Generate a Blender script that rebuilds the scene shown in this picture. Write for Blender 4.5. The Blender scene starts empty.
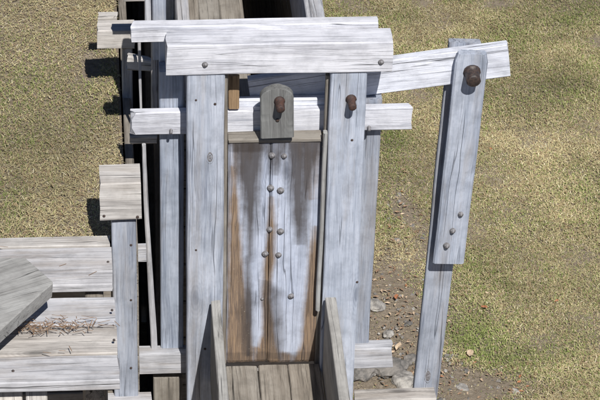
import bpy, bmesh, math, random
import numpy as np
from mathutils import Vector, Matrix, noise
random.seed(7); rng = np.random.default_rng(7)
R = math.radians
S = bpy.context.scene
# ------------------------------------------------------------------ camera
F = 2900.0                      # focal length in units of the 600 px wide picture
YAW, PITCH, ROLL = R(5.0), R(32.0), R(1.4)
TOPZ = 4.55                     # height of the point the camera looks at above the lower lawn
fw = Vector((math.sin(YAW)*math.cos(PITCH), math.cos(YAW)*math.cos(PITCH), -math.sin(PITCH)))
right = fw.cross(Vector((0, 0, 1))).normalized()
up = right.cross(fw).normalized()
cr = right*math.cos(ROLL) + up*(-math.sin(ROLL))*-1
cr = right*math.cos(ROLL) - up*math.sin(ROLL)*-1
cr = (Matrix.Rotation(ROLL, 3, -fw) @ right).normalized()
cu = (Matrix.Rotation(ROLL, 3, -fw) @ up).normalized()
LOOK = Vector((0, 0, TOPZ))
CAM = LOOK - fw*15.2
cd = bpy.data.cameras.new('camera'); cam = bpy.data.objects.new('camera', cd)
S.collection.objects.link(cam); S.camera = cam
m = Matrix((cr, cu, -fw)).transposed().to_4x4(); m.translation = CAM
cam.matrix_world = m
cd.sensor_width = 36; cd.lens = F/600*36; cd.clip_end = 400; cd.clip_start = 0.5
def ray(px, py): return (fw + cr*((px-300)/F) + cu*((200-py)/F))
def at(px, py, Y):
    d = ray(px, py); return CAM + d*((Y-CAM.y)/d.y)
def atz(px, py, z):
    d = ray(px, py); return CAM + d*((z-CAM.z)/d.z)
# ------------------------------------------------------------------ light
E, PHI = R(50), R(11)
L = Vector((-math.cos(E)*math.sin(PHI), math.cos(E)*math.cos(PHI), -math.sin(E)))
w = bpy.data.worlds.new('World'); S.world = w; w.use_nodes = True
nt = w.node_tree; sky = nt.nodes.new('ShaderNodeTexSky'); sky.sky_type = 'NISHITA'; sky.sun_disc = False
sky.ozone_density = 5; sky.dust_density = .2; sky.air_density = .6; sky.sun_elevation = E; sky.sun_rotation = math.pi - PHI
nt.links.new(sky.outputs[0], nt.nodes['Background'].inputs[0]); nt.nodes['Background'].inputs[1].default_value = 0.05
sl = bpy.data.lights.new('sun', 'SUN'); sl.energy = 5.0; sl.angle = R(0.5); sl.color = (1, .965, .91)
so = bpy.data.objects.new('sun', sl); so.rotation_euler = L.to_track_quat('-Z', 'Y').to_euler(); S.collection.objects.link(so)
S.view_settings.view_transform = 'Standard'; S.view_settings.look = 'None'
S.view_settings.exposure = 0.0; S.view_settings.gamma = 1
# ------------------------------------------------------------------ materials
class N:
    """small node-graph helper"""
    def __init__(s, name):
        s.m = bpy.data.materials.new(name); s.m.use_nodes = True; s.t = s.m.node_tree
        s.b = s.t.nodes['Principled BSDF']
    def n(s, typ, **k):
        o = s.t.nodes.new(typ)
        for a, v in k.items(): setattr(o, a, v)
        return o
    def put(s, sock, v):
        if hasattr(v, 'is_output'): s.t.links.new(v, sock)
        else: sock.default_value = v
    def math(s, op, a, b=0.0, c=0.0, clamp=False):
        o = s.n('ShaderNodeMath', operation=op, use_clamp=clamp)
        s.put(o.inputs[0], a); s.put(o.inputs[1], b); s.put(o.inputs[2], c); return o.outputs[0]
    def vmul(s, v, vec):
        o = s.n('ShaderNodeVectorMath', operation='MULTIPLY'); s.put(o.inputs[0], v); s.put(o.inputs[1], vec); return o.outputs[0]
    def vadd(s, v, vec):
        o = s.n('ShaderNodeVectorMath', operation='ADD'); s.put(o.inputs[0], v); s.put(o.inputs[1], vec); return o.outputs[0]
    def noise(s, vec, scale, detail=4, rough=.6, dist=0.0):
        o = s.n('ShaderNodeTexNoise'); s.put(o.inputs['Vector'], vec); o.inputs['Scale'].default_value = scale
        o.inputs['Detail'].default_value = detail; o.inputs['Roughness'].default_value = rough
        o.inputs['Distortion'].default_value = dist; return o
    def ramp(s, f, stops):
        o = s.n('ShaderNodeValToRGB'); e = o.color_ramp.elements
        while len(e) < len(stops): e.new(.5)
        for i, (p, c) in enumerate(stops):
            e[i].position = p; e[i].color = (*(c if hasattr(c, '__len__') else (c, c, c)), 1)
        s.put(o.inputs[0], f); return o.outputs[0]
    def mix(s, f, a, b, mode='MIX'):
        o = s.n('ShaderNodeMix', data_type='RGBA', blend_type=mode)
        s.put(o.inputs[0], f)
        for k, v in ((6, a), (7, b)):
            s.put(o.inputs[k], v if hasattr(v, 'is_output') else (*v, 1))
        return o.outputs[2]

def wood(name, light, mid, dark, crack=.55, grime=.35, stain=None, stain_amt=.75, gate=False, rough=.8, bumpd=.006):
    g = N(name)
    co = g.n('ShaderNodeAttribute', attribute_name='grain').outputs['Vector']   # x runs along the grain, metres
    warp = g.noise(g.vmul(co, (1.2, 5, 5)), 1.0, 3, .5)
    wv = g.vmul(g.vadd(warp.outputs['Color'], (-.5, -.5, -.5)), (.0, .045, .045))
    cw = g.vadd(co, wv)
    fine = g.noise(g.vmul(cw, (5, 190, 190)), 1.0, 5, .65).outputs[0]
    band = g.noise(g.vmul(cw, (1.6, 38, 38)), 1.0, 4, .6).outputs[0]
    big = g.noise(g.vmul(cw, (1.3, 7, 7)), 1.0, 4, .6).outputs[0]
    blot = g.noise(co, 9, 5, .65).outputs[0]
    # cracks: narrow troughs of a stretched noise
    ck = g.noise(g.vmul(cw, (.4, 26, 26)), 1.0, 1, .4).outputs[0]
    ckl = g.math('ABSOLUTE', g.math('SUBTRACT', ck, .5))
    crk = g.math('SUBTRACT', 1.0, g.math('DIVIDE', ckl, .011, clamp=True))
    cmask = g.math('MULTIPLY', g.noise(g.vmul(co, (1.8, 12, 12)), 1.0, 2).outputs[0], 1.0)
    cmask = g.ramp(cmask, [(.5, 0.0), (.6, 1.0)])
    crk = g.math('MULTIPLY', crk, cmask)
    # knots
    vor = g.n('ShaderNodeTexVoronoi'); g.put(vor.inputs['Vector'], g.vmul(co, (1.5, 4.5, 4.5))); vor.inputs['Scale'].default_value = 1.0
    kd = vor.outputs['Distance']
    knot = g.ramp(kd, [(.05, 1.0), (.11, .25), (.17, 0.0)])
    rings = g.math('MULTIPLY', g.math('SINE', g.math('MULTIPLY', kd, 150.0)), g.ramp(kd, [(.1, 1.0), (.35, 0.0)]))
    v = g.math('ADD', g.math('MULTIPLY', fine, .35), g.math('MULTIPLY', band, .4))
    v = g.math('ADD', v, g.math('MULTIPLY', big, .4))
    v = g.math('ADD', v, g.math('MULTIPLY', rings, -.03))
    col = g.ramp(v, [(.42, dark), (.53, mid), (.66, light)])
    col = g.mix(g.math('MULTIPLY', g.ramp(blot, [(.45, 0.0), (.72, 1.0)]), grime), col, tuple(c*.5 for c in mid))
    if stain: col = g.mix(g.ramp(g.noise(g.vmul(co, (1.2, 9, 9)), 1.0, 5, .7).outputs[0], [(.5, 0.0), (.68, stain_amt)]), col, stain)
    rnd = g.n('ShaderNodeObjectInfo').outputs['Random']
    if not gate:
        col = g.mix(g.math('MULTIPLY', rnd, .55), col, (.98, .92, .85), 'MULTIPLY')
        r2 = g.math('FRACT', g.math('MULTIPLY', rnd, 7.31))
        col = g.mix(g.math('MULTIPLY', r2, .6), col, (.78, .79, .81), 'MULTIPLY')
    if gate:
        at_ = g.n('ShaderNodeAttribute', attribute_name='stain')
        sp = g.n('ShaderNodeSeparateColor'); g.put(sp.inputs[0], at_.outputs['Color'])
        jit = g.math('MULTIPLY', g.math('SUBTRACT', g.math('ADD', g.math('MULTIPLY', band, .65), g.math('MULTIPLY', blot, .35)), .5), 1.3)
        def msk(s): return g.ramp(g.math('ADD', s, jit), [(.12, 0.0), (.78, 1.0)])
        bc = g.mix(g.ramp(fine, [(.4, 0.0), (.6, 1.0)]), (.13, .082, .045), (.32, .21, .115))
        col = g.mix(g.math('MULTIPLY', msk(sp.outputs[0]), .92), col, bc)
        col = g.mix(g.math('MULTIPLY', msk(sp.outputs[1]), .9), col, (.07, .06, .058))
        spk = g.ramp(g.noise(co, 130, 2, .5).outputs[0], [(.70, 0.0), (.76, .6)])
        col = g.mix(g.math('MULTIPLY', spk, msk(sp.outputs[0])), col, (.5, .47, .4))
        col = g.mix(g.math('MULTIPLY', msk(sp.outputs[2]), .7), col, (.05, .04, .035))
    col = g.mix(g.math('MULTIPLY', knot, .7), col, tuple(c*.4 for c in dark))
    dk = g.ramp(g.noise(g.vmul(cw, (2.2, 60, 60)), 1.0, 5, .7).outputs[0], [(.56, 0.0), (.68, .75)])
    col = g.mix(g.math('MULTIPLY', dk, crack), col, tuple(c*.42 for c in dark))
    col = g.mix(g.math('MULTIPLY', crk, min(1.0, .35+crack)), col, tuple(c*.18 for c in dark))
    g.put(g.b.inputs['Base Color'], col); g.b.inputs['Roughness'].default_value = rough
    g.b.inputs['Specular IOR Level'].default_value = .25
    h = g.math('ADD', g.math('MULTIPLY', fine, .35), g.math('MULTIPLY', band, .5))
    h = g.math('SUBTRACT', h, g.math('MULTIPLY', crk, .9)); h = g.math('SUBTRACT', h, g.math('MULTIPLY', dk, .25))
    b = g.n('ShaderNodeBump'); b.inputs['Distance'].default_value = bumpd; b.inputs['Strength'].default_value = .9
    g.put(b.inputs['Height'], h); g.put(g.b.inputs['Normal'], b.outputs[0])
    return g.m
M = {}
ST = (.30, .25, .20)
M['silver'] = wood('sun_bleached_wood', (.60, .65, .76), (.44, .49, .59), (.22, .25, .33), crack=.22, grime=.5, stain=ST, stain_amt=.38)
M['white'] = wood('pale_bleached_wood', (.80, .83, .92), (.68, .71, .80), (.36, .39, .47), crack=.5, grime=.5, stain=(.36, .37, .43), stain_amt=.5)
M['blue'] = wood('blue_grey_wood', (.47, .52, .62), (.34, .385, .475), (.18, .21, .28), crack=.25, grime=.5, stain=ST, stain_amt=.4)
M['grey'] = wood('grey_wood', (.64, .65, .69), (.51, .52, .56), (.27, .275, .30), crack=.55, grime=.5, stain=ST, stain_amt=.5)
M['warm'] = wood('warm_grey_wood', (.66, .64, .62), (.51, .49, .475), (.25, .235, .225), crack=.7, grime=.5, stain=ST, stain_amt=.4)
M['brown'] = wood('damp_brown_wood', (.36, .335, .30), (.255, .23, .20), (.11, .10, .088), crack=.7, grime=.5)
M['worn'] = wood('worn_grey_wood', (.46, .465, .46), (.36, .36, .355), (.19, .19, .185), crack=.5, grime=.5)
M['tan'] = wood('tan_wood', (.40, .28, .17), (.30, .21, .13), (.16, .11, .07))
M['gate'] = wood('stained_gate_wood', (.60, .65, .78), (.47, .52, .64), (.26, .29, .38), gate=True, crack=.25, grime=.5)
M['hang'] = wood('dull_grey_wood', (.27, .28, .28), (.20, .205, .205), (.11, .11, .115), crack=.3)
def plain(name, c1, c2, scale=40, rough=.6, metal=0.0, bump=.002):
    g = N(name); tc = g.n('ShaderNodeTexCoord').outputs['Object']
    n = g.noise(tc, scale, 5, .65).outputs[0]
    g.put(g.b.inputs['Base Color'], g.mix(g.ramp(n, [(.4, 0.0), (.62, 1.0)]), c1, c2))
    g.b.inputs['Roughness'].default_value = rough; g.b.inputs['Metallic'].default_value = metal
    b = g.n('ShaderNodeBump'); b.inputs['Distance'].default_value = bump; g.put(b.inputs['Height'], n)
    g.put(g.b.inputs['Normal'], b.outputs[0]); return g.m
M['rust'] = plain('rusted_iron', (.035, .024, .023), (.085, .042, .031), 60, .7)
M['iron'] = plain('dark_iron', (.03, .024, .024), (.075, .05, .042), 60, .5)
M['zinc'] = plain('grey_bolt_metal', (.10, .095, .10), (.30, .295, .31), 70, .6, 0.0, .004)
M['knot'] = plain('knot_wood', (.13, .12, .125), (.27, .27, .29), 90, .8)
M['stone'] = plain('field_stone', (.20, .19, .18), (.44, .42, .39), 14, .9, 0, .01)
M['stone2'] = plain('dark_field_stone', (.12, .115, .11), (.27, .25, .23), 12, .9, 0, .01)
M['leaf'] = plain('dry_orange_leaf', (.36, .13, .06), (.48, .22, .11), 60, .8)
M['leafb'] = plain('dry_brown_leaf', (.2, .13, .085), (.34, .23, .15), 60, .8)
M['leafp'] = plain('dry_pale_leaf', (.5, .36, .25), (.62, .5, .36), 60, .8)
# grass blades take their colour from a per-blade colour
g = N('grass_blades'); a = g.n('ShaderNodeAttribute', attribute_name='tint')
g.put(g.b.inputs['Base Color'], a.outputs['Color']); g.b.inputs['Roughness'].default_value = .75
g.b.inputs['Specular IOR Level'].default_value = .2
M['blade'] = g.m
# soil
g = N('soil'); tc = g.n('ShaderNodeTexCoord').outputs['Object']
n1 = g.noise(tc, 1.7, 5, .6).outputs[0]; n2 = g.noise(tc, 26, 6, .7).outputs[0]; n3 = g.noise(tc, 90, 4, .7).outputs[0]
c = g.mix(g.ramp(n2, [(.38, 0.0), (.62, 1.0)]), (.25, .20, .145), (.42, .35, .27))
c = g.mix(g.ramp(n1, [(.45, 0.0), (.6, .6)]), c, (.30, .245, .18))
c = g.mix(g.ramp(n3, [(.62, 0.0), (.7, .8)]), c, (.42, .38, .32))
g.put(g.b.inputs['Base Color'], c); g.b.inputs['Roughness'].default_value = .95
b = g.n('ShaderNodeBump'); b.inputs['Distance'].default_value = .03
g.put(b.inputs['Height'], g.math('ADD', n2, g.math('MULTIPLY', n3, .5))); g.put(g.b.inputs['Normal'], b.outputs[0])
M['soil'] = g.m
# ------------------------------------------------------------------ builders
def link(o, parent=None):
    S.collection.objects.link(o)
    if parent: o.parent = parent; o.matrix_parent_inverse = parent.matrix_world.inverted()
    return o
def thing(name, label, cat, loc, group=None):
    o = bpy.data.objects.new(name, None); o.location = loc; o.empty_display_size = .1
    o['label'] = label; o['category'] = cat
    if group: o['group'] = group
    S.collection.objects.link(o); bpy.context.view_layer.update(); return o
def tag(o, label, cat, group=None):
    o['label'] = label; o['category'] = cat
    if group: o['group'] = group
    return o
def mesh_obj(name, verts, faces, mat, parent=None, smooth=False, grain=None, origin=None):
    me = bpy.data.meshes.new(name)
    o_ = Vector(origin) if origin is not None else (sum((Vector(v) for v in verts), Vector())/len(verts))
    me.from_pydata([Vector(v)-o_ for v in verts], [], faces)
    if grain is not None:
        a = me.attributes.new('grain', 'FLOAT_VECTOR', 'POINT'); a.data.foreach_set('vector', np.array(grain, 'f').ravel())
    if smooth: me.polygons.foreach_set('use_smooth', [True]*len(me.polygons))
    me.materials.append(mat); me.update()
    o = bpy.data.objects.new(name, me)
    o.location = o_ if parent is None else o_ - parent.location
    S.collection.objects.link(o)
    if parent: o.parent = parent
    return o
def board(name, P, Q, w, t, mat, parent=None, wq=None, normal=(0, -1, 0), rough=.004, seg=.12, bev=.006, endr=.006, profile=None, label=None, tq=None, skip=None):
    """P, Q: centres of the two ends of the seen face; w x t section; wq/tq: width/thickness at Q."""
    P, Q = Vector(P), Vector(Q); A = (Q-P); Ln = A.length; A.normalize()
    n = Vector(normal); n = (n - A*n.dot(A)).normalized(); W = A.cross(n).normalized()
    wq = wq or w; tq = tq or t
    k = max(2, min(60, int(Ln/seg)+1)); seed = random.uniform(0, 500)
    def sect(w, t):
        b = min(bev, w*.25, t*.25); h = w/2
        return [(-h+b, 0), (-h*.33, 0), (h*.33, 0), (h-b, 0), (h, -b), (h, -t*.5), (h, -t+b), (h-b, -t), (-h+b, -t), (-h, -t+b), (-h, -t*.5), (-h, -b)]
    chips = [[max(0, random.gauss(0, 1.1))*endr*.55*(random.random() < .45) for _ in range(4)] for _ in range(2)]
    vs, gr = [], []
    for i in range(k+1):
        u = i/k; ww = w+(wq-w)*u; tt = t+(tq-t)*u
        if profile: ww *= profile(u)
        for j, (a_, b_) in enumerate(sect(ww, tt)):
            q = Vector((u*Ln*2.3+seed, a_*9, b_*9+seed))
            na, nb = noise.noise(q)*rough, noise.noise(q+Vector((31, 7, 3)))*rough*.6
            ea = 0
            if i in (0, k): ea = noise.noise(Vector((a_*38, b_*38, seed+i)))*endr*.55 + (1 if i == 0 else -1)*chips[(0 if i == 0 else 1)][(j+1)//3 % 4]*(1 if j in (0, 11, 3, 4, 6, 7, 8, 9) else .35)
            # round the ends slightly
            p = P + A*(u*Ln+ea) + W*(a_+na*(1 if abs(a_) > .3*ww else .3)) + n*(b_+nb)
            if j in (4, 3, 0, 11) and i not in (0, k):       # nibbled arrises
                p += -n*max(0, noise.noise(Vector((u*Ln*14+seed, j, 0)))-.25)*.014
            vs.append(p); gr.append((u*Ln+ea+seed, a_+seed*.37, b_+seed*.11))
    fs = []
    for i in range(k):
        for j in range(12):
            j2 = (j+1) % 12; fs.append((i*12+j, (i+1)*12+j, (i+1)*12+j2, i*12+j2))
    e = k*12
    fs.append(tuple(range(12))); fs.append(tuple(reversed(range(e, e+12))))
    o = mesh_obj(name, vs, fs, mat, parent, grain=gr, origin=(P+Q)/2)
    # shade: end grain keeps its own coordinates from the same attribute
    if label: o['label'] = label
    return o
def lathe(name, P, axis, prof, mat, parent=None, n=12, squash=1.0, smooth=True):
    """prof: list of (distance along axis, radius)"""
    P = Vector(P); ax = Vector(axis).normalized(); q = ax.to_track_quat('Z', 'Y'); vs, fs = [], []
    for (d, r) in prof:
        for i in range(n):
            a_ = 2*math.pi*i/n
            vs.append(P + q @ Vector((r*math.cos(a_)*squash, r*math.sin(a_), d)))
    for k in range(len(prof)-1):
        for i in range(n):
            j = (i+1) % n; fs.append((k*n+i, k*n+j, (k+1)*n+j, (k+1)*n+i))
    fs.append(tuple(reversed(range(n)))); fs.append(tuple((len(prof)-1)*n+i for i in range(n)))
    return mesh_obj(name, vs, fs, mat, parent, smooth=smooth, origin=P)
def rivet(P, parent, r=.016, mat='zinc', name='bolt_head', axis=(0, -1, 0), h=.014):
    r *= random.uniform(.9, 1.12)
    ax = Vector(axis)+Vector((random.uniform(-.08, .08), 0, random.uniform(-.08, .08)))
    return lathe(name, Vector(P)-ax*.004, ax, [(0, r*1.12), (.006, r*1.1), (.007, r*.82), (.004+h*.55, r*.8), (.004+h*.85, r*.58), (.004+h, r*.2)], M[mat], parent, n=10)
def pin(P, parent, r, length, mat, name='pin', tip=(0, -1, 0), washer=1.35):
    o = lathe(name, Vector(P)+Vector((0, .006, 0)), tip, [(0, r*washer), (.010, r*washer), (.012, r), (length*.5, r*.97), (length-.006, r*.95), (length-.001, r*.8), (length, r*.3)], M[mat], parent, n=14)
    return o
def V(px0, py0, px1, py1, Y): return at(px0, py0, Y), at(px1, py1, Y)
PX = 15.2/F                      # metres per picture unit at the frame plane

# ------------------------------------------------------------------ setting: ground, bank, retaining wall
z_mid = at(150, 135, .32).z
ZB = z_mid - .15                 # level of the upper bank on the left
XB = at(127, 300, -.2).x          # right edge of the bank
bf = atz(60, 238, ZB)            # front edge of the bank
YB = bf.y
def sheet(name, x0, x1, y0, y1, nx, ny, zf, mat):
    vs = [Vector((x0+(x1-x0)*i/nx, y0+(y1-y0)*j/ny, 0)) for j in range(ny+1) for i in range(nx+1)]
    for v in vs: v.z = zf(v.x, v.y)
    fs = [(j*(nx+1)+i, j*(nx+1)+i+1, (j+1)*(nx+1)+i+1, (j+1)*(nx+1)+i) for j in range(ny) for i in range(nx)]
    o = mesh_obj(name, vs, fs, mat, smooth=True, origin=(0, 0, 0)); o['kind'] = 'structure'; return o
def zlow(x, y):
    d = max(0, math.hypot(x, y-3)-9)
    return .10*noise.noise(Vector((x*.6, y*.6, 0))) + .035*noise.noise(Vector((x*2.6, y*2.6, 4)))*(1 if d < 5 else .3)
def zbank(x, y): return ZB + .05*noise.noise(Vector((x*.7, y*.7, 9))) + .018*noise.noise(Vector((x*4, y*4, 2))) - .04
sheet('ground', -60, 60, -40, 90, 240, 260, zlow, M['soil'])
sheet('bank_ground', -14, XB, YB, 16, 150, 170, zbank, M['soil'])
bk = mesh_obj('bank_side', [(-14, YB, ZB-.06), (XB, YB, ZB-.06), (XB, 16, ZB-.06), (-14, 16, ZB-.06), (-14, YB, -.3), (XB, YB, -.3), (XB, 16, -.3), (-14, 16, -.3)],
              [(0, 4, 5, 1), (1, 5, 6, 2), (2, 6, 7, 3), (3, 7, 4, 0)], M['soil'], origin=(0, 0, 0)); bk['kind'] = 'structure'
rw = thing('retaining_wall', 'plank retaining wall holding up the grass bank behind the deck', 'retaining wall', ((-3+XB)/2, YB-.03, 0))
z = ZB-.03; i = 0
while z > .25:
    board('plank', (XB-.02, YB-.05, z-.11), (-4.5, YB-.05, z-.11), .215, .045, M['brown'], rw, seg=.8); 
    board('plank', (XB+.055, YB-.06, z-.11), (XB+.055, 6, z-.11), .215, .045, M['brown'], rw, normal=(1, 0, 0), seg=.8); z -= .225
# ------------------------------------------------------------------ headgate frame
fr = thing('headgate_frame', 'tall weathered timber frame holding the sluice gate between two posts', 'timber frame', (0, .1, 0))
def vpost(name, xt, yt, yb, Y, wpx, t, mat, parent, xb=None, wb=None, bottom=None, **k):
    P = at(xt, yt, Y); sc = PX*(P-CAM).dot(fw)/15.2
    if bottom is not None: Q = Vector((P.x, Y, bottom)) if xb is None else Vector((xb, Y, bottom))
    else: Q = at(xb if xb is not None else xt, yb, Y)
    wq = None if wb is None else wb*sc
    return board(name, P, Q, wpx*sc, t, mat, parent, wq=wq, **k)
def hbeam(name, x0, x1, yt, yb, Y, t, mat, parent, **k):
    """front face spans yt..yb at x0"""
    a_ = at(x0, yt, Y); b_ = at(x0, yb, Y); h = a_.z-b_.z
    c_ = (a_.z+b_.z)/2; xr = at(x1, (yt+yb)/2-(x1-x0)*.021, Y).x
    dz = k.pop('dz', 0)
    return board(name, (a_.x, Y, c_), (xr, Y, c_+dz), h, t, mat, parent, **k)
vpost('front_post', 206, 74, 0, 0, 37.5, .14, M['silver'], fr, bottom=-.1)
vpost('front_post', 349, 72, 0, 0, 36.5, .14, M['silver'], fr, bottom=-.1, xb=at(349, 72, 0).x-.03)
hbeam('cap_beam', 166, 393, 46, 76, -.012, .155, M['white'], fr, endr=.012)
hbeam('back_beam', 131, 378, 27, 43, .165, .075, M['white'], fr, endr=.01)
hbeam('cross_beam', 130, 412, 113, 135.5, .15, .05, M['white'], fr, endr=.02)
hbeam('cross_beam', 237, 345, 100, 107.5, .20, .045, M['white'], fr)
hbeam('lower_cross_beam', 135, 393, 355, 375, .15, .09, M['grey'], fr, endr=.02)
LBZ = at(170, 352, .2).z
vpost('rear_post', 171.5, 72, 0, .205, 24, .12, M['blue'], fr, bottom=LBZ)
vpost('lower_post', 168, 378, 0, .19, 29, .12, M['brown'], fr, bottom=-.1)
vpost('rear_post', 371, 100, 0, .205, 23, .10, M['blue'], fr, bottom=at(371, 350, .2).z, xb=at(371, 100, .205).x-.02)
vpost('rear_board', 154, 40, 0, .42, 6.5, .03, M['grey'], fr, bottom=at(154, 112, .42).z)
vpost('rear_board', 166, 40, 0, .33, 15, .04, M['silver'], fr, bottom=at(166, 130, .33).z)
vpost('rear_board', 183, 74, 96, .25, 7, .03, M['grey'], fr)
vpost('guide_strip', 226.4, 76, 0, .03, 4, .05, M['brown'], fr, bottom=at(226, 365, .03).z)
vpost('guide_strip', 325.5, 134, 0, -.006, 4.2, .04, M['worn'], fr, bottom=at(325, 312, -.012).z, xb=at(325.5, 134, -.012).x-.012)
vpost('guide_strip', 330, 76, 0, .05, 7, .05, M['brown'], fr, bottom=at(325, 365, .05).z, xb=at(330, 76, .05).x-.02)
vpost('side_board', 234, 76, 109, .14, 11, .03, M['tan'], fr)
for x, y in ((205, 64.5), (381, 62)): rivet(at(x, y, -.012), fr, .015, 'zinc')
pin(at(351, 99, 0), fr, .022, .085, 'rust', 'pin', tip=(0.03, -1, -.1), washer=1.3)
pin(at(171, 130, .15), fr, .008, .035, 'knot', 'peg', tip=(0.0, -1, -.1), washer=1.2)
pin(at(369, 127, .15), fr, .009, .035, 'knot', 'peg', tip=(0.0, -1, -.1), washer=1.2)
def knot(P, w_, h_, mat, parent):
    o = lathe('knot', Vector(P)+Vector((0, .004, 0)), (0, -1, 0), [(0, .5*h_*1.1), (.005, .5*h_), (.003, .5*h_*.8), (.007, .5*h_*.62), (.0045, .5*h_*.4), (.006, .5*h_*.12)], M[mat], parent, n=16, squash=w_/h_)
    return o
knot(at(210, 157, 0), .042, .085, 'knot', fr)
# ------------------------------------------------------------------ sluice gate
GY = .055
gt = thing('sluice_gate', 'stained two-plank sluice gate panel with paired bolt heads down its seam', 'sluice gate', at(275, 363, GY))
def poly_mask(x, y, pts, soft=3.0):
    """pts: list of (y, x0, x1) giving a streak's left and right edge in picture units"""
    if y < pts[0][0] or y > pts[-1][0]: 
        d = min(abs(y-pts[0][0]), abs(y-pts[-1][0])); return 0.0 if d > 0 else .5
    for (ya, a0, a1), (yb, b0, b1) in zip(pts, pts[1:]):
        if ya <= y <= yb:
            u = (y-ya)/max(1e-6, yb-ya); l = a0+(b0-a0)*u; r = a1+(b1-a1)*u
            d = min(x-l, r-x); return max(0.0, min(1.0, .5+d/soft))
    return 0
BR = [([(165, 230, 234), (200, 229, 238), (250, 228, 242), (300, 227, 247), (345, 226, 252), (368, 224, 256)], 9, 1.0),
      ([(196, 270, 272), (225, 268, 275), (258, 264, 275), (300, 262, 270), (335, 262, 276), (368, 250, 282)], 7, .95),
      ([(225, 314, 317), (260, 309, 320), (300, 305, 322), (345, 301, 322), (368, 290, 324)], 7, 1.0),
      ([(346, 228, 262), (356, 226, 300), (368, 224, 326)], 14, .7),
      ([(138, 290, 324), (170, 298, 322), (200, 303, 320)], 16, .45),
      ([(138, 226, 262), (165, 226, 246), (200, 226, 240)], 14, .45)]
DG = [([(136, 233, 264), (165, 236, 262), (195, 243, 258), (235, 246, 254), (262, 249, 251)], 13, .95),
      ([(136, 284, 326), (155, 286, 320), (185, 288, 312), (215, 293, 307), (245, 298, 303)], 14, .9),
      ([(136, 256, 292), (150, 262, 288), (162, 268, 282), (176, 273, 277)], 10, .7),
      ([(255, 245, 249), (300, 242, 254), (335, 240, 254), (356, 244, 252)], 9, .8),
      ([(280, 262, 270), (292, 263, 284), (302, 263, 281), (345, 268, 285), (360, 272, 282)], 12, .6)]
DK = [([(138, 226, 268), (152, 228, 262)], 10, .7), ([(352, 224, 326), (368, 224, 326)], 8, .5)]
def gate_plank(x0, x1, y0, y1):
    nx, ny, t = 22, 90, .05
    vs, gr, st = [], [], []
    sd = random.uniform(0, 300)
    P00, P10, P01 = at(x0, y0, GY), at(x1, y0, GY), at(x0, y1, GY)
    for j in range(ny+1):
        for i in range(nx+1):
            X = P00.x+(P10.x-P00.x)*i/nx; Z = P00.z+(P01.z-P00.z)*j/ny
            e = .008 if i in (0, nx) else 0
            dz = noise.noise(Vector((X*50, j*3, sd)))*.004 if j in (0, ny) else 0
            p = Vector((X + (noise.noise(Vector((Z*5, i, sd)))*.002 if e else 0), GY + e + (.006 if j in (0, ny) else 0) + .004*noise.noise(Vector((X*9, Z*1.5, sd))), Z+dz))
            vs.append(p); gr.append((Z+sd, X+sd*.3, p.y))
            v = p-CAM; d = v.dot(fw); px = 300+F*v.dot(cr)/d; py = 200-F*v.dot(cu)/d
            b_, g_, k_ = [max(a_*poly_mask(px, py, q, sf_) for q, sf_, a_ in G_) for G_ in (BR, DG, DK)]
            st.append((b_*.95, g_*1.0, k_, 1))
    fs = [(j*(nx+1)+i, (j+1)*(nx+1)+i, (j+1)*(nx+1)+i+1, j*(nx+1)+i+1) for j in range(ny) for i in range(nx)]
    # back and sides
    per = [i for i in range(nx+1)] + [j*(nx+1)+nx for j in range(1, ny+1)] + [ny*(nx+1)+i for i in range(nx-1, -1, -1)] + [j*(nx+1) for j in range(ny-1, 0, -1)]
    base = len(vs)
    for k_ in per: vs.append(vs[k_]+Vector((0, t, 0))); gr.append(gr[k_]); st.append(st[k_])
    n_ = len(per)
    for i in range(n_): fs.append((per[i], per[(i+1) % n_], base+(i+1) % n_, base+i))
    fs.append(tuple(base+i for i in range(n_-1, -1, -1)))
    o = mesh_obj('plank', vs, fs, M['gate'], gt, grain=gr, origin=(P00+P10+P01)/3)
    a_ = o.data.attributes.new('stain', 'FLOAT_COLOR', 'POINT'); a_.data.foreach_set('color', np.array(st, 'f').ravel())
    return o
gate_plank(228.3, 270.6, 141, 363); gate_plank(271.4, 322.5, 141, 363)
hbeam('top_rail', 228.5, 322, 140, 144, .045, .09, M['brown'], gt, bev=.006)
for x, y in ((272, 155.5), (284, 156), (270.5, 188), (280.5, 190.5), (269.5, 229.5), (280.5, 231.5), (265, 254), (278.5, 255), (290.5, 296)):
    rivet(at(x, y, GY), gt, .0165)
rivet(at(262, 299, GY), gt, .009, h=.008)
# lifting tongue with a rounded top
hp = lambda u: 1.0 if u > .2 else math.sqrt(max(.06, 1-(1-u/.2)**2))
P_, Q_ = at(277, 89, .0), at(277.5, 138, .0)
tg = board('lifting_tongue', P_, Q_, .172, .055, M['hang'], gt, profile=hp, seg=.005, rough=.002, endr=.002)
pin(at(279.5, 101, 0), gt, .024, .08, 'rust', 'pin', tip=(0.02, -1, -.16), washer=1.2)
lathe('nail', at(277.5, 120, 0)-Vector((0, .0, 0)), (0, -1, 0), [(-.004, .010), (.004, .010), (.006, .006)], M['iron'], gt, n=10)
# ------------------------------------------------------------------ lever arm (pivots behind the cap beam)
AY = .25
a0, a1 = at(232, 101.5-8+3, AY), at(509.5, 60.5, AY)
lev = thing('gate_lever', 'long pale lever rising to the right from behind the cap beam', 'lever', at(250, 95.5, AY))
arm = board('arm', at(250, 95.5, AY), a1, .185, .055, M['white'], lev, wq=.195, endr=.008, rough=.006)
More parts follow.
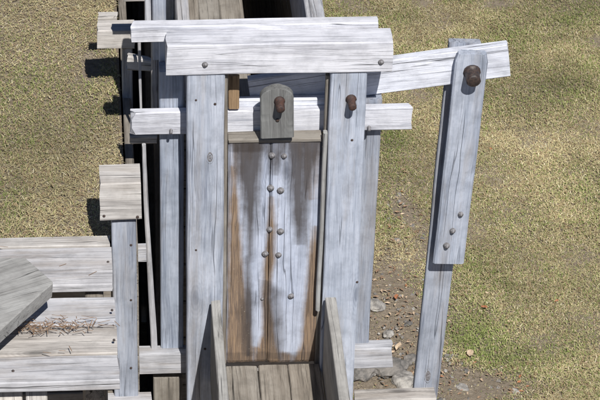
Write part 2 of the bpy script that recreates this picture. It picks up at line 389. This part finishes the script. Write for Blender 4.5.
# ------------------------------------------------------------------ hanging pole: two boards sandwiching the arm
pl = thing('lever_pole', 'long hanging handle of two bolted boards on the far end of the lever arm', 'lever pole', at(428, 395, .24))
board('rear_board', at(465.5, 43, .31), at(423.5, 410, .31), .172, .05, M['blue'], pl, wq=.137, rough=.005)
board('front_board', at(473, 54.5, .19), at(448.5, 264, .225), .172, .05, M['silver'], pl, wq=.168, rough=.004, profile=lambda u: .86+.14*min(1, u/.03), endr=.003, bev=.01, seg=.05)
pin(at(472, 72, .19), pl, .040, .085, 'iron', 'pivot_pin', tip=(0.0, -1, -.2), washer=1.15)
for x, y in ((460.5, 213.5), (452.5, 230.5), (446.5, 245.5)): rivet(at(x, y, .22), pl, .017, 'zinc', h=.022)
knot(at(428, 376, .31), .04, .10, 'knot', pl)
# ------------------------------------------------------------------ outflow trough towards the viewer
fz = at(275, 366, .03).z
tr = thing('outflow_trough', 'open wooden trough leading out from under the stained gate', 'trough', (0, -.8, fz))
def ypt(px, py, Y): return at(px, py, Y)
xL, xR = at(229, 366, .03).x, at(317, 366, .03).x
bx = [xL-.02, xL+.155, xL+.32, xR+.02]
for k_ in range(3):
    board('floor_plank', ((bx[k_]+bx[k_+1])/2, .04, fz), ((bx[k_]+bx[k_+1])/2+.0, -2.0, fz-.10), bx[k_+1]-bx[k_]-.006, .04, M['brown'], tr, normal=(0, 0, 1), rough=.005, seg=.05)
lt, rt = at(215.5, 299, -.015), at(330, 296, -.015)
def sideboard(Pt, inner, thick, mat):
    # upright board running towards the camera: top edge Pt at the frame
    h = Pt.z-fz+.08
    board('side_board', (Pt.x+inner*thick/2, -.015, Pt.z-h/2), (Pt.x+inner*thick/2+.0, -2.0, Pt.z-h/2-.10), h, thick, mat, tr, normal=(inner, 0, 0), bev=.004)
sideboard(Vector((lt.x, 0, lt.z)), 1, .05, M['worn'])
sideboard(Vector((rt.x+.002, 0, rt.z)), -1, .058, M['worn'])
# ------------------------------------------------------------------ headrace flume behind the frame
fl = thing('headrace_flume', 'raised plank flume running away behind the top of the frame', 'flume', (0, 2.5, 0))
ftz = at(200, 10, .9).z
def yboard(name, px, py, Yn, Yf, w_, t_, mat, nrm, dz=0, dx=0, **k):
    p = at(px, py, Yn); return board(name, p, (p.x+dx, Yf, p.z+dz), w_, t_, mat, fl, normal=nrm, seg=.3, **k)
TZ = at(315, 12, .75).z
XLi, XRi = at(180, 12, .75).x, at(317, 12, .75).x
board('flume_side', (XLi, .6, TZ-.25), (XLi, 13, TZ-.25), .5, .05, M['grey'], fl, normal=(-1, 0, 0), seg=.4)
board('flume_side', (XRi, .6, TZ-.25), (XRi, 13, TZ-.25), .5, .06, M['grey'], fl, normal=(1, 0, 0), seg=.4)
board('rim_board', (XLi+.02, .6, TZ+.012), (XLi+.02, 13, TZ+.012), .06, .03, M['grey'], fl, normal=(0, 0, 1), seg=.4)
board('rim_board', (XRi+.0, .6, TZ+.012), (XRi+.0, 13, TZ+.012), .075, .03, M['grey'], fl, normal=(0, 0, 1), seg=.4)
XM = at(247, 8, 1.3).x; nfl = 3
for k_ in range(nfl):
    wv = (XM-XLi-.04)/nfl
    board('floor_plank', (XLi+.02+wv*(k_+.5), .6, TZ-.42), (XLi+.02+wv*(k_+.5), 13, TZ-.42), wv-.002, .04, M['brown'], fl, normal=(0, 0, 1), seg=.4)
board('floor_joist', (XM-.03, .6, TZ-.46), (XM-.03, 13, TZ-.46), .06, .08, M['brown'], fl, normal=(0, 0, 1), seg=.4)
board('divider', (XM-.02, .6, TZ-.75), (XM-.02, 13, TZ-.75), .58, .04, M['brown'], fl, normal=(1, 0, 0), seg=.5)
# crib boarding under the flume, down to the ground
zt = TZ-.47
zz = zt
while zz > .2:
    board('crib_board', (XLi-.06, .56, zz-.12), (XLi-.06, 13, zz-.12), .235, .04, M['brown'], fl, normal=(-1, 0, 0), seg=.8)
    board('crib_board', (XRi+.03, .56, zz-.12), (XRi+.03, 13, zz-.12), .235, .04, M['brown'], fl, normal=(1, 0, 0), seg=.8)
    board('crib_board', (XLi-.06, .53, zz-.12), (XRi+.03, .53, zz-.12), .235, .04, M['brown'], fl, normal=(0, -1, 0), seg=.8)
    zz -= .245
for Yp in (1.6, 3.6, 5.6, 7.6, 9.6, 11.6):
    board('crib_post', (XLi-.12, Yp, TZ-.05), (XLi-.12, Yp, -.1), .12, .12, M['grey'], fl, normal=(-1, 0, 0), seg=.6)
    board('crib_post', (XRi+.10, Yp, TZ-.5), (XRi+.10, Yp, -.1), .10, .07, M['grey'], fl, normal=(1, 0, 0), seg=.6)
# ------------------------------------------------------------------ left side frame beside the pit
sf = thing('side_frame', 'lower weathered timber frame with a blocky beam end left of the gate posts', 'timber frame', (at(123, 222, YB-.1).x, YB-.1, 0))
BY = YB-.13
hbeam('beam_block', 99.5, 141, 184, 221, BY, .19, M['warm'], sf, endr=.012, rough=.007)
vpost('outer_post', 124, 222, 0, BY+.03, 25, .12, M['blue'], sf, bottom=-.1, wb=22)
hbeam('upper_beam', 97.5, 134, 30, 49.5, 1.0, .12, M['warm'], sf, endr=.02, rough=.008)
hbeam('upper_beam', 98, 117, 17, 22, 1.3, .06, M['warm'], sf, endr=.02, rough=.01)
vpost('upper_post', 127, 49, 0, 1.03, 10, .05, M['grey'], sf, bottom=ZB-.1)
board('splintered_stub', at(127, 64, .60), at(151, 66, .60), .085, .06, M['warm'], sf, wq=.06, endr=.03, rough=.02, seg=.03)
board('stub', at(130, 141, .26), at(157, 140.4, .26), .045, .05, M['warm'], sf, endr=.012)
board('stub', at(128, 256, BY+.15), at(146, 255.5, BY+.15), .085, .05, M['grey'], sf, endr=.012)
board('thin_brace', at(139.5, 42, .5), at(141, 110, .5), .017, .02, M['grey'], sf, wq=.012)
board('thin_brace', at(143.5, 146, .2), at(154, 350, .2), .02, .03, M['grey'], sf, wq=.035)
vpost('top_post', 148.5, -20, 0, .40, 8, .05, M['grey'], sf, bottom=at(148, 30, .4).z)
vpost('top_post', 159, -20, 0, .36, 14, .07, M['silver'], sf, bottom=at(159, 60, .36).z)
vpost('top_post', 180, -20, 0, .42, 11, .05, M['grey'], sf, bottom=at(180, 40, .42).z, xb=at(183, -20, .42).x)
hbeam('top_tie', 124, 146, -8, 2, .7, .06, M['warm'], sf, endr=.02)
sb = hbeam('sill_beam', 95, 152, 403, 416, BY-.02, .09, M['grey'], sf)
hbeam('sill_beam', 355, 436, 402, 418, .16, .12, M['warm'], fr, endr=.02, rough=.012)
# ------------------------------------------------------------------ plank deck at the left
dk = thing('plank_deck', 'grey plank deck with straw litter beside the left timber frame', 'deck', atz(60, 330, ZB))
def dplank(ya, yb, z, xr, mat, t=.04, x0=-90, **k):
    pr = atz(xr, (ya+yb)/2, z); a_ = atz(xr, ya, z).y; b_ = atz(xr, yb, z).y
    xl = atz(x0, (ya+yb)/2, z).x
    return board('plank', (xl, (a_+b_)/2, z), (pr.x, (a_+b_)/2, z), abs(a_-b_)-.004, t, mat, dk, normal=(0, 0, 1), rough=k.pop('rough', .006), **k)
dplank(234.5, 245, ZB-.01, 110, M['warm'])
dplank(246, 284, ZB+.01, 112, M['grey'], .05, endr=.01)
dplank(296, 324, ZB-.03, 115, M['grey'], .05)
dplank(325, 353, ZB-.02, 117, M['warm'])
dplank(354, 380, ZB+.01, 119.5, M['grey'], .06, endr=.012)
for X_ in (-110, 8, 95):
    p = atz(X_, 300, ZB-.08); n_ = atz(X_, 379, ZB-.08)
    board('joist', (p.x, YB-.06, ZB-.075), (n_.x, n_.y, ZB-.075), .09, .12, M['brown'], dk, normal=(0, 0, 1))
    vp_ = n_
    board('post', (n_.x, n_.y-.02+.1, ZB-.2), (n_.x, n_.y+.08, -.1), .12, .12, M['brown'], dk)
for xx, w_ in ((10, 22), (36, 19)):
    p = atz(xx, 389, ZB-.10); board('plank_end', p, p+Vector((.02, -.9, -.25)), w_*PX, .05, M['warm'], dk, normal=(0, 0, 1))
lp0, lp1 = atz(-70, 345, ZB+.12), atz(46, 271, ZB+.07)
lp = board('loose_plank', atz(-60, 300, ZB+.24), atz(39, 270, ZB+.2), 0.80, .09, M['worn'], None, wq=.25, normal=(0.02, -.05, 1), endr=.02)
tag(lp, 'loose grey plank lying aslant across the deck boards', 'plank')
for x, y in ((137.5, 217), (104, 216)): rivet(at(x, y, BY), sf, .007, 'iron', 'nail', h=.005)
for y in (245, 368, 300): rivet(at(131, y, BY+.03), sf, .006, 'iron', 'nail', h=.005)
for x, y in ((108, 262), (112, 310), (114, 340), (13, 371)): rivet(atz(x, y, ZB+.012), dk, .006, 'iron', 'nail', axis=(0, 0, 1), h=.006)
for x, y in ((352, 140), (357, 282), (196, 100), (215, 104), (196, 250), (205, 349)): rivet(at(x, y, 0), fr, .006, 'iron', 'nail', h=.005)
vs, fs = [], []
for k_ in range(150):                                       # straw and needles blown onto the deck
    gx, gy = random.choice(((30, 328, 34, 5), (70, 322, 30, 4), (50, 350, 40, 16), (60, 266, 40, 12), (60, 240, 50, 4)) if k_ > 140 else ((25, 327, 34, 3), (60, 324, 26, 3)))[:4][0:2], None
    c_ = atz(random.gauss(gx[0], 26), random.gauss(gx[1], 3.5), ZB+.014)
    a_ = random.uniform(0, 6.3); d_ = Vector((math.cos(a_), math.sin(a_)*.6, random.uniform(-.05, .12)))*random.uniform(.015, .05); w_ = Vector((-d_.y, d_.x, 0)).normalized()*.002
    b_ = len(vs); vs += [c_-d_-w_, c_-d_+w_, c_+d_+w_, c_+d_-w_]; fs.append((b_, b_+1, b_+2, b_+3))
o = mesh_obj('straw', vs, fs, M['leafb'], origin=(0, 0, 0)); o['kind'] = 'stuff'; tag(o, 'dry straw and needles blown onto the grey deck planks', 'straw')
# ------------------------------------------------------------------ stones and fallen leaves
def rock(name, px, py, rpx, mat, label, flat=.6, cat='stone', seed=0):
    c_ = atz(px, py, 0); c_.z = zlow(c_.x, c_.y); r = rpx*PX*(c_-CAM).dot(fw)/15.2
    bm = bmesh.new(); bmesh.ops.create_icosphere(bm, subdivisions=3, radius=1)
    for v in bm.verts:
        d = v.co.normalized(); f = 1 + .38*noise.noise(d*1.3+Vector((seed, 0, 0))) + .12*noise.noise(d*4+Vector((seed, 3, 0)))
        v.co = Vector((d.x*f*1.15, d.y*f, max(-.3, d.z*f*flat)))*r
        for ax_ in range(3):                                    # facets
            pass
    me = bpy.data.meshes.new(name); bm.to_mesh(me); bm.free(); me.materials.append(M[mat])
    o = bpy.data.objects.new(name, me); o.location = c_ + Vector((0, 0, r*.22)); o.rotation_euler.z = seed*1.7
    S.collection.objects.link(o); tag(o, label, cat, 'stones in the worn soil by the frame'); return o
rock('stone', 377, 310, 8, 'stone', 'pale rounded stone lying beside the right rear post', seed=1)
rock('stone', 388, 372, 17, 'stone2', 'large greyish stone half buried beyond the right end of the lower cross beam', .5, seed=2)
rock('stone', 404, 385, 12, 'stone', 'flat grey stone touching the left edge of the hanging pole', .5, seed=3)
rock('stone', 362, 378, 12, 'stone2', 'dark stone tucked behind the foot of the right gate post', .6, seed=4)
rock('stone', 462, 389, 6, 'stone', 'small brownish stone in bare soil right of the hanging pole', .5, seed=5)
rock('stone', 411, 362, 7, 'stone2', 'small dark stone above the flat grey one by the pole', .5, seed=6)
rock('stone', 388, 338, 5, 'stone', 'small pale stone just above the end of the lower cross beam', .5, seed=8)
def leaf_mesh(sz):
    bm = bmesh.new(); pts = [(-1, 0), (-.5, .45), (.1, .55), (.6, .3), (1, 0), (.6, -.35), (.1, -.5), (-.5, -.4)]
    vs = [bm.verts.new((x*sz, y*sz, .25*sz*abs(y)+.12*sz*math.sin(x*3))) for x, y in pts]
    c_ = bm.verts.new((0, 0, -.08*sz))
    for i in range(8): bm.faces.new((vs[i], vs[(i+1) % 8], c_))
    me = bpy.data.meshes.new('leaf'); bm.to_mesh(me); bm.free(); return me
for px, py, s_, mt, lb in ((484, 311, .034, 'leaf', 'orange leaf on the grass well right of the hanging pole'),
                           (396, 303, .038, 'leaf', 'orange leaf on bare soil left of the hanging pole'),
                           (470, 357, .05, 'leafp', 'pale curled leaf on the green patch right of the pole foot'),
                           (398, 352, .045, 'leafp', 'pale brown leaf next to the end of the lower cross beam')):
    me = leaf_mesh(s_); me.materials.append(M[mt]); o = bpy.data.objects.new('leaf', me)
    c_ = atz(px, py, 0); o.location = (c_.x, c_.y, zlow(c_.x, c_.y)+.035); o.rotation_euler = (random.uniform(-.3, .3), random.uniform(-.3, .3), random.uniform(0, 6))
    S.collection.objects.link(o); tag(o, lb, 'leaf')
def litter(name, n, regions, mats, label, cat, pebble):
    vs, fs, mi = [], [], []
    for k_ in range(n):
        px, py, rx, ry = random.choice(regions)
        c_ = atz(random.gauss(px, rx*.6), random.gauss(py, ry*.6), 0); c_.z = zlow(c_.x, c_.y)
        s_ = random.uniform(.006, .024)*(1.2 if not pebble else 1)
        if pebble and random.random() < .08: s_ *= 2
        rot = Matrix.Rotation(random.uniform(0, 6.3), 3, 'Z') @ Matrix.Rotation(random.uniform(-.5, .5), 3, 'X'); b_ = len(vs)
        if pebble:
            pts = [(math.cos(a)*random.uniform(.7, 1.2), math.sin(a)*random.uniform(.6, 1), 0) for a in [i*math.pi/3 for i in range(6)]]
            up_ = [(x*.65, y*.65, random.uniform(.35, .55)) for x, y, z in pts]
            for p in pts+up_: vs.append(c_+rot@(Vector(p)*s_))
            for i in range(6): fs.append((b_+i, b_+(i+1) % 6, b_+6+(i+1) % 6, b_+6+i))
            fs.append(tuple(b_+6+i for i in range(6))); mi += [k_ % len(mats)]*7
        else:
            for p in ((-1, 0, .1), (-.2, .45, .35), (1, .1, .15), (0, -.4, .3), (0, 0, .1)): vs.append(c_+Vector((0, 0, .015))+rot@(Vector(p)*s_))
            for f in ((0, 4, 1), (1, 4, 2), (2, 4, 3), (3, 4, 0)): fs.append(tuple(b_+i for i in f))
            mi += [k_ % len(mats)]*4
    o = mesh_obj(name, vs, fs, M[mats[0]], origin=(0, 0, 0))
    for m_ in mats[1:]: o.data.materials.append(M[m_])
    o.data.polygons.foreach_set('material_index', mi); o['kind'] = 'stuff'; tag(o, label, cat)
RG = [(400, 220, 22, 50), (395, 310, 22, 40), (390, 360, 28, 30), (440, 340, 25, 60), (490, 385, 60, 20)]
litter('leaf_litter', 420, RG+[(480, 250, 110, 130)], ['leafp', 'leafb', 'leafp', 'leafb', 'leafb', 'leafb', 'leafb', 'leafp', 'leafb', 'leafb', 'leaf', 'leafb', 'leafp', 'leafb', 'leafb', 'leafb', 'leafb', 'leafb', 'leafp', 'leafb', 'leafb'], 'dry leaf and twig scraps scattered over the worn soil beside the pole', 'leaf litter', False)
litter('pebbles', 260, RG, ['stone', 'stone2', 'stone2'], 'small pebbles and crumbs of stone in the worn soil', 'pebbles', True)
# ------------------------------------------------------------------ grass
def fbm(x, y, s, seed):
    out = np.zeros(len(x)); amp = 1
    for k_ in range(3):
        out += amp*np.array([noise.noise(Vector((a_*s, b_*s, seed))) for a_, b_ in zip(x, y)]); s *= 2.1; amp *= .55
    return out
def proj(x, y, z):
    v = np.stack([x-CAM.x, y-CAM.y, z-CAM.z], 1); d = v@np.array(fw)
    return 300+F*(v@np.array(cr))/d, 200-F*(v@np.array(cu))/d
GX, GYR = np.linspace(-14, 14, 200), np.linspace(-8, 20, 200)
def grid_lookup(fn_grid, x, y):
    fx = np.clip((x+14)/28*199, 0, 198.999); fy = np.clip((y+8)/28*199, 0, 198.999)
    i, j = fx.astype(int), fy.astype(int); u, v = fx-i, fy-j
    return (fn_grid[j, i]*(1-u)*(1-v)+fn_grid[j, i+1]*u*(1-v)+fn_grid[j+1, i]*(1-u)*v+fn_grid[j+1, i+1]*u*v)
GX2, GY2 = np.meshgrid(GX, GYR)
def grid_of(f): return np.array([[f(a_, b_) for a_ in GX] for b_ in GYR])
n_green = grid_of(lambda a_, b_: 1.25*noise.noise(Vector((a_*1.3, b_*1.3, 5)))+.6*noise.noise(Vector((a_*3.4, b_*3.4, 8))))
n_bare = grid_of(lambda a_, b_: noise.noise(Vector((a_*1.1, b_*1.1, 15)))+.7*noise.noise(Vector((a_*3.1, b_*3.1, 18))))
n_tone = grid_of(lambda a_, b_: noise.noise(Vector((a_*.9, b_*.9, 31)))+.8*noise.noise(Vector((a_*4.5, b_*4.5, 38))))
z_low = grid_of(zlow); z_bank = grid_of(zbank)
# worn / green places measured on the lawn: centre, radius (in lawn metres, from the picture)
def spots(lst, x, y, z):
    out = np.zeros(len(x))
    for (px, py, rx, ry, amt) in lst:
        c_ = atz(px, py, z); k1 = rx*PX*1.55; k2 = ry*PX*1.55/math.sin(PITCH)
        out += amt*np.exp(-(((x-c_.x)/k1)**2+((y-c_.y)/k2)**2))
    return out
BARE = [(402, 205, 18, 26, 1.0), (425, 245, 12, 30, .6), (395, 300, 22, 50, .9), (380, 350, 34, 50, 2.2), (510, 388, 45, 18, 1.1), (440, 330, 20, 40, .6), (545, 40, 10, 10, .5), (405, 385, 40, 25, 1.5), (465, 385, 25, 15, .9)]
GREEN = [(470, 345, 32, 22, 1.0), (395, 145, 22, 22, 1.1), (392, 225, 12, 12, .9), (520, 215, 20, 14, .4), (570, 20, 30, 16, .7), (400, 15, 40, 14, .5), (590, 70, 15, 12, .7), (440, 310, 12, 30, .8)]
BAREB = [(90, 62, 9, 16, .9)]
GREENB = [(60, 25, 60, 8, .5), (35, 75, 14, 8, .7), (15, 190, 12, 10, .6), (10, 130, 15, 20, .5), (85, 110, 10, 20, .4)]
def make_grass(name, n, x0, x1, y0, y1, zg, zc, bare, green, label, ok, straw_bias=0.0, sz=1.0):
    x = rng.uniform(x0, x1, n); y = rng.uniform(y0, y1, n)
    z = grid_lookup(zg, x, y)
    px, py = proj(x, y, z)
    vis = (px > -90) & (px < 690) & (py > -70) & (py < 470)
    keep = ok(x, y) & (vis | (rng.random(n) < .10))
    b_ = grid_lookup(n_bare, x, y)*.55 + spots(bare, x, y, zc)
    keep &= rng.random(n) < np.clip(1.15-1.25*np.clip(b_-.12, 0, 1), .06, 1)
    x, y, z, vis, b_ = x[keep], y[keep], z[keep], vis[keep], b_[keep]; n = len(x)
    g_ = grid_lookup(n_green, x, y)*.75 + spots(green, x, y, zc) - .1 - straw_bias
    gr = rng.random(n) < np.clip(.30+.55*g_, .04, .9)
    ln = sz*rng.uniform(.012, .046, n)*np.clip(1+.5*grid_lookup(n_bare, y*.9, x*.9), .5, 1.6)*np.where(gr, .8, 1.0)*np.clip(1.1-b_*.4, .5, 1.1)
    wd = sz*rng.uniform(.0014, .0032, n)*np.where(vis, 1, 2.2)
    th = rng.uniform(0, 2*np.pi, n); tilt = np.where(gr, rng.uniform(.4, 1.3, n), rng.uniform(.95, 1.55, n))
    # tufts combed in clumps
    th = th*.85 + 3*grid_lookup(n_green, x*1.0, y*1.0)*.45
    dx, dy, dz = np.cos(th)*np.sin(tilt), np.sin(th)*np.sin(tilt), np.cos(tilt)
    sx, sy = -np.sin(th), np.cos(th)
    lift = rng.uniform(0, .018, n)
    base = np.stack([x, y, z+lift], 1); d = np.stack([dx, dy, dz], 1); s = np.stack([sx, sy, 0*sx], 1)*wd[:, None]
    bend = np.zeros((n, 3)); bend[:, 2] = -ln*.25; 
    p0 = base-s; p1 = base+s; md = base+d*(ln*.55)[:, None]; p2 = md+s*.8; p3 = md-s*.8; tip = base+d*ln[:, None]+bend
    V_ = np.stack([p0, p1, p2, p3, tip], 1).reshape(-1, 3)
    idx = np.arange(n)[:, None]*5
    q = (idx+np.array([0, 1, 2, 3])).ravel(); t_ = (idx+np.array([3, 2, 4])).ravel()
    loops = np.concatenate([q, t_]); starts = np.concatenate([np.arange(n)*4, n*4+np.arange(n)*3]); 
    me = bpy.data.meshes.new(name); me.vertices.add(n*5); me.vertices.foreach_set('co', V_.astype('f').ravel())
    me.loops.add(len(loops)); me.loops.foreach_set('vertex_index', loops.astype('i'))
    me.polygons.add(2*n); me.polygons.foreach_set('loop_start', starts.astype('i'))
    me.update(calc_edges=True); me.validate()
    k1 = rng.random((n, 1))
    straw = np.array([.38, .335, .18])*(1-k1)+np.array([.58, .51, .30])*k1
    straw = np.where(rng.random((n, 1)) < .06, np.array([[.68, .62, .44]]), straw)
    brn = np.array([.27, .195, .11])*(1-k1)+np.array([.44, .33, .20])*k1
    straw = np.where(rng.random((n, 1)) < .27, brn, straw)
    grn = np.array([.15, .19, .055])*(1-k1)+np.array([.28, .32, .11])*k1
    c_ = np.where(gr[:, None], grn, straw)*(1+.42*grid_lookup(n_tone, x, y))[:, None]
    c4 = np.concatenate([np.repeat(c_, 5, 0), np.ones((n*5, 1))], 1)
    at_ = me.attributes.new('tint', 'FLOAT_COLOR', 'POINT'); at_.data.foreach_set('color', c4.astype('f').ravel())
    me.materials.append(M['blade']); o = bpy.data.objects.new(name, me); S.collection.objects.link(o)
    o['kind'] = 'stuff'; tag(o, label, 'grass'); return n
def ok_low(x, y): return ~((x < XRi+.3) & (y < 20)) & ~((x < XB+.05) & (y > YB-.05)) & ~((x > XLi-.1) & (x < XRi+.15) & (y > .5) & (y < 13))
def ok_bank(x, y): return (x < XB-.01) & (y > YB+.01)
r0 = atz(640, -30, 0); r1 = atz(330, 440, 0)
n1_ = make_grass('lawn_grass', 1150000, -.6, 6.2, 1.0, 12.5, z_low, 0, BARE, GREEN, 'dry straw-coloured lawn with green tufts on the lower ground right of the frame', ok_low)
n2_ = make_grass('bank_grass', 480000, -5.0, XB, YB, 6.5, z_bank, ZB, BAREB, GREENB, 'dry straw-coloured grass on the raised bank left of the frame', ok_bank, .1, .72)
print('blades', n1_, n2_, 'ZB', ZB, 'YB', YB, 'XB', XB, 'TZ', TZ, 'lawn far', r0, r1)
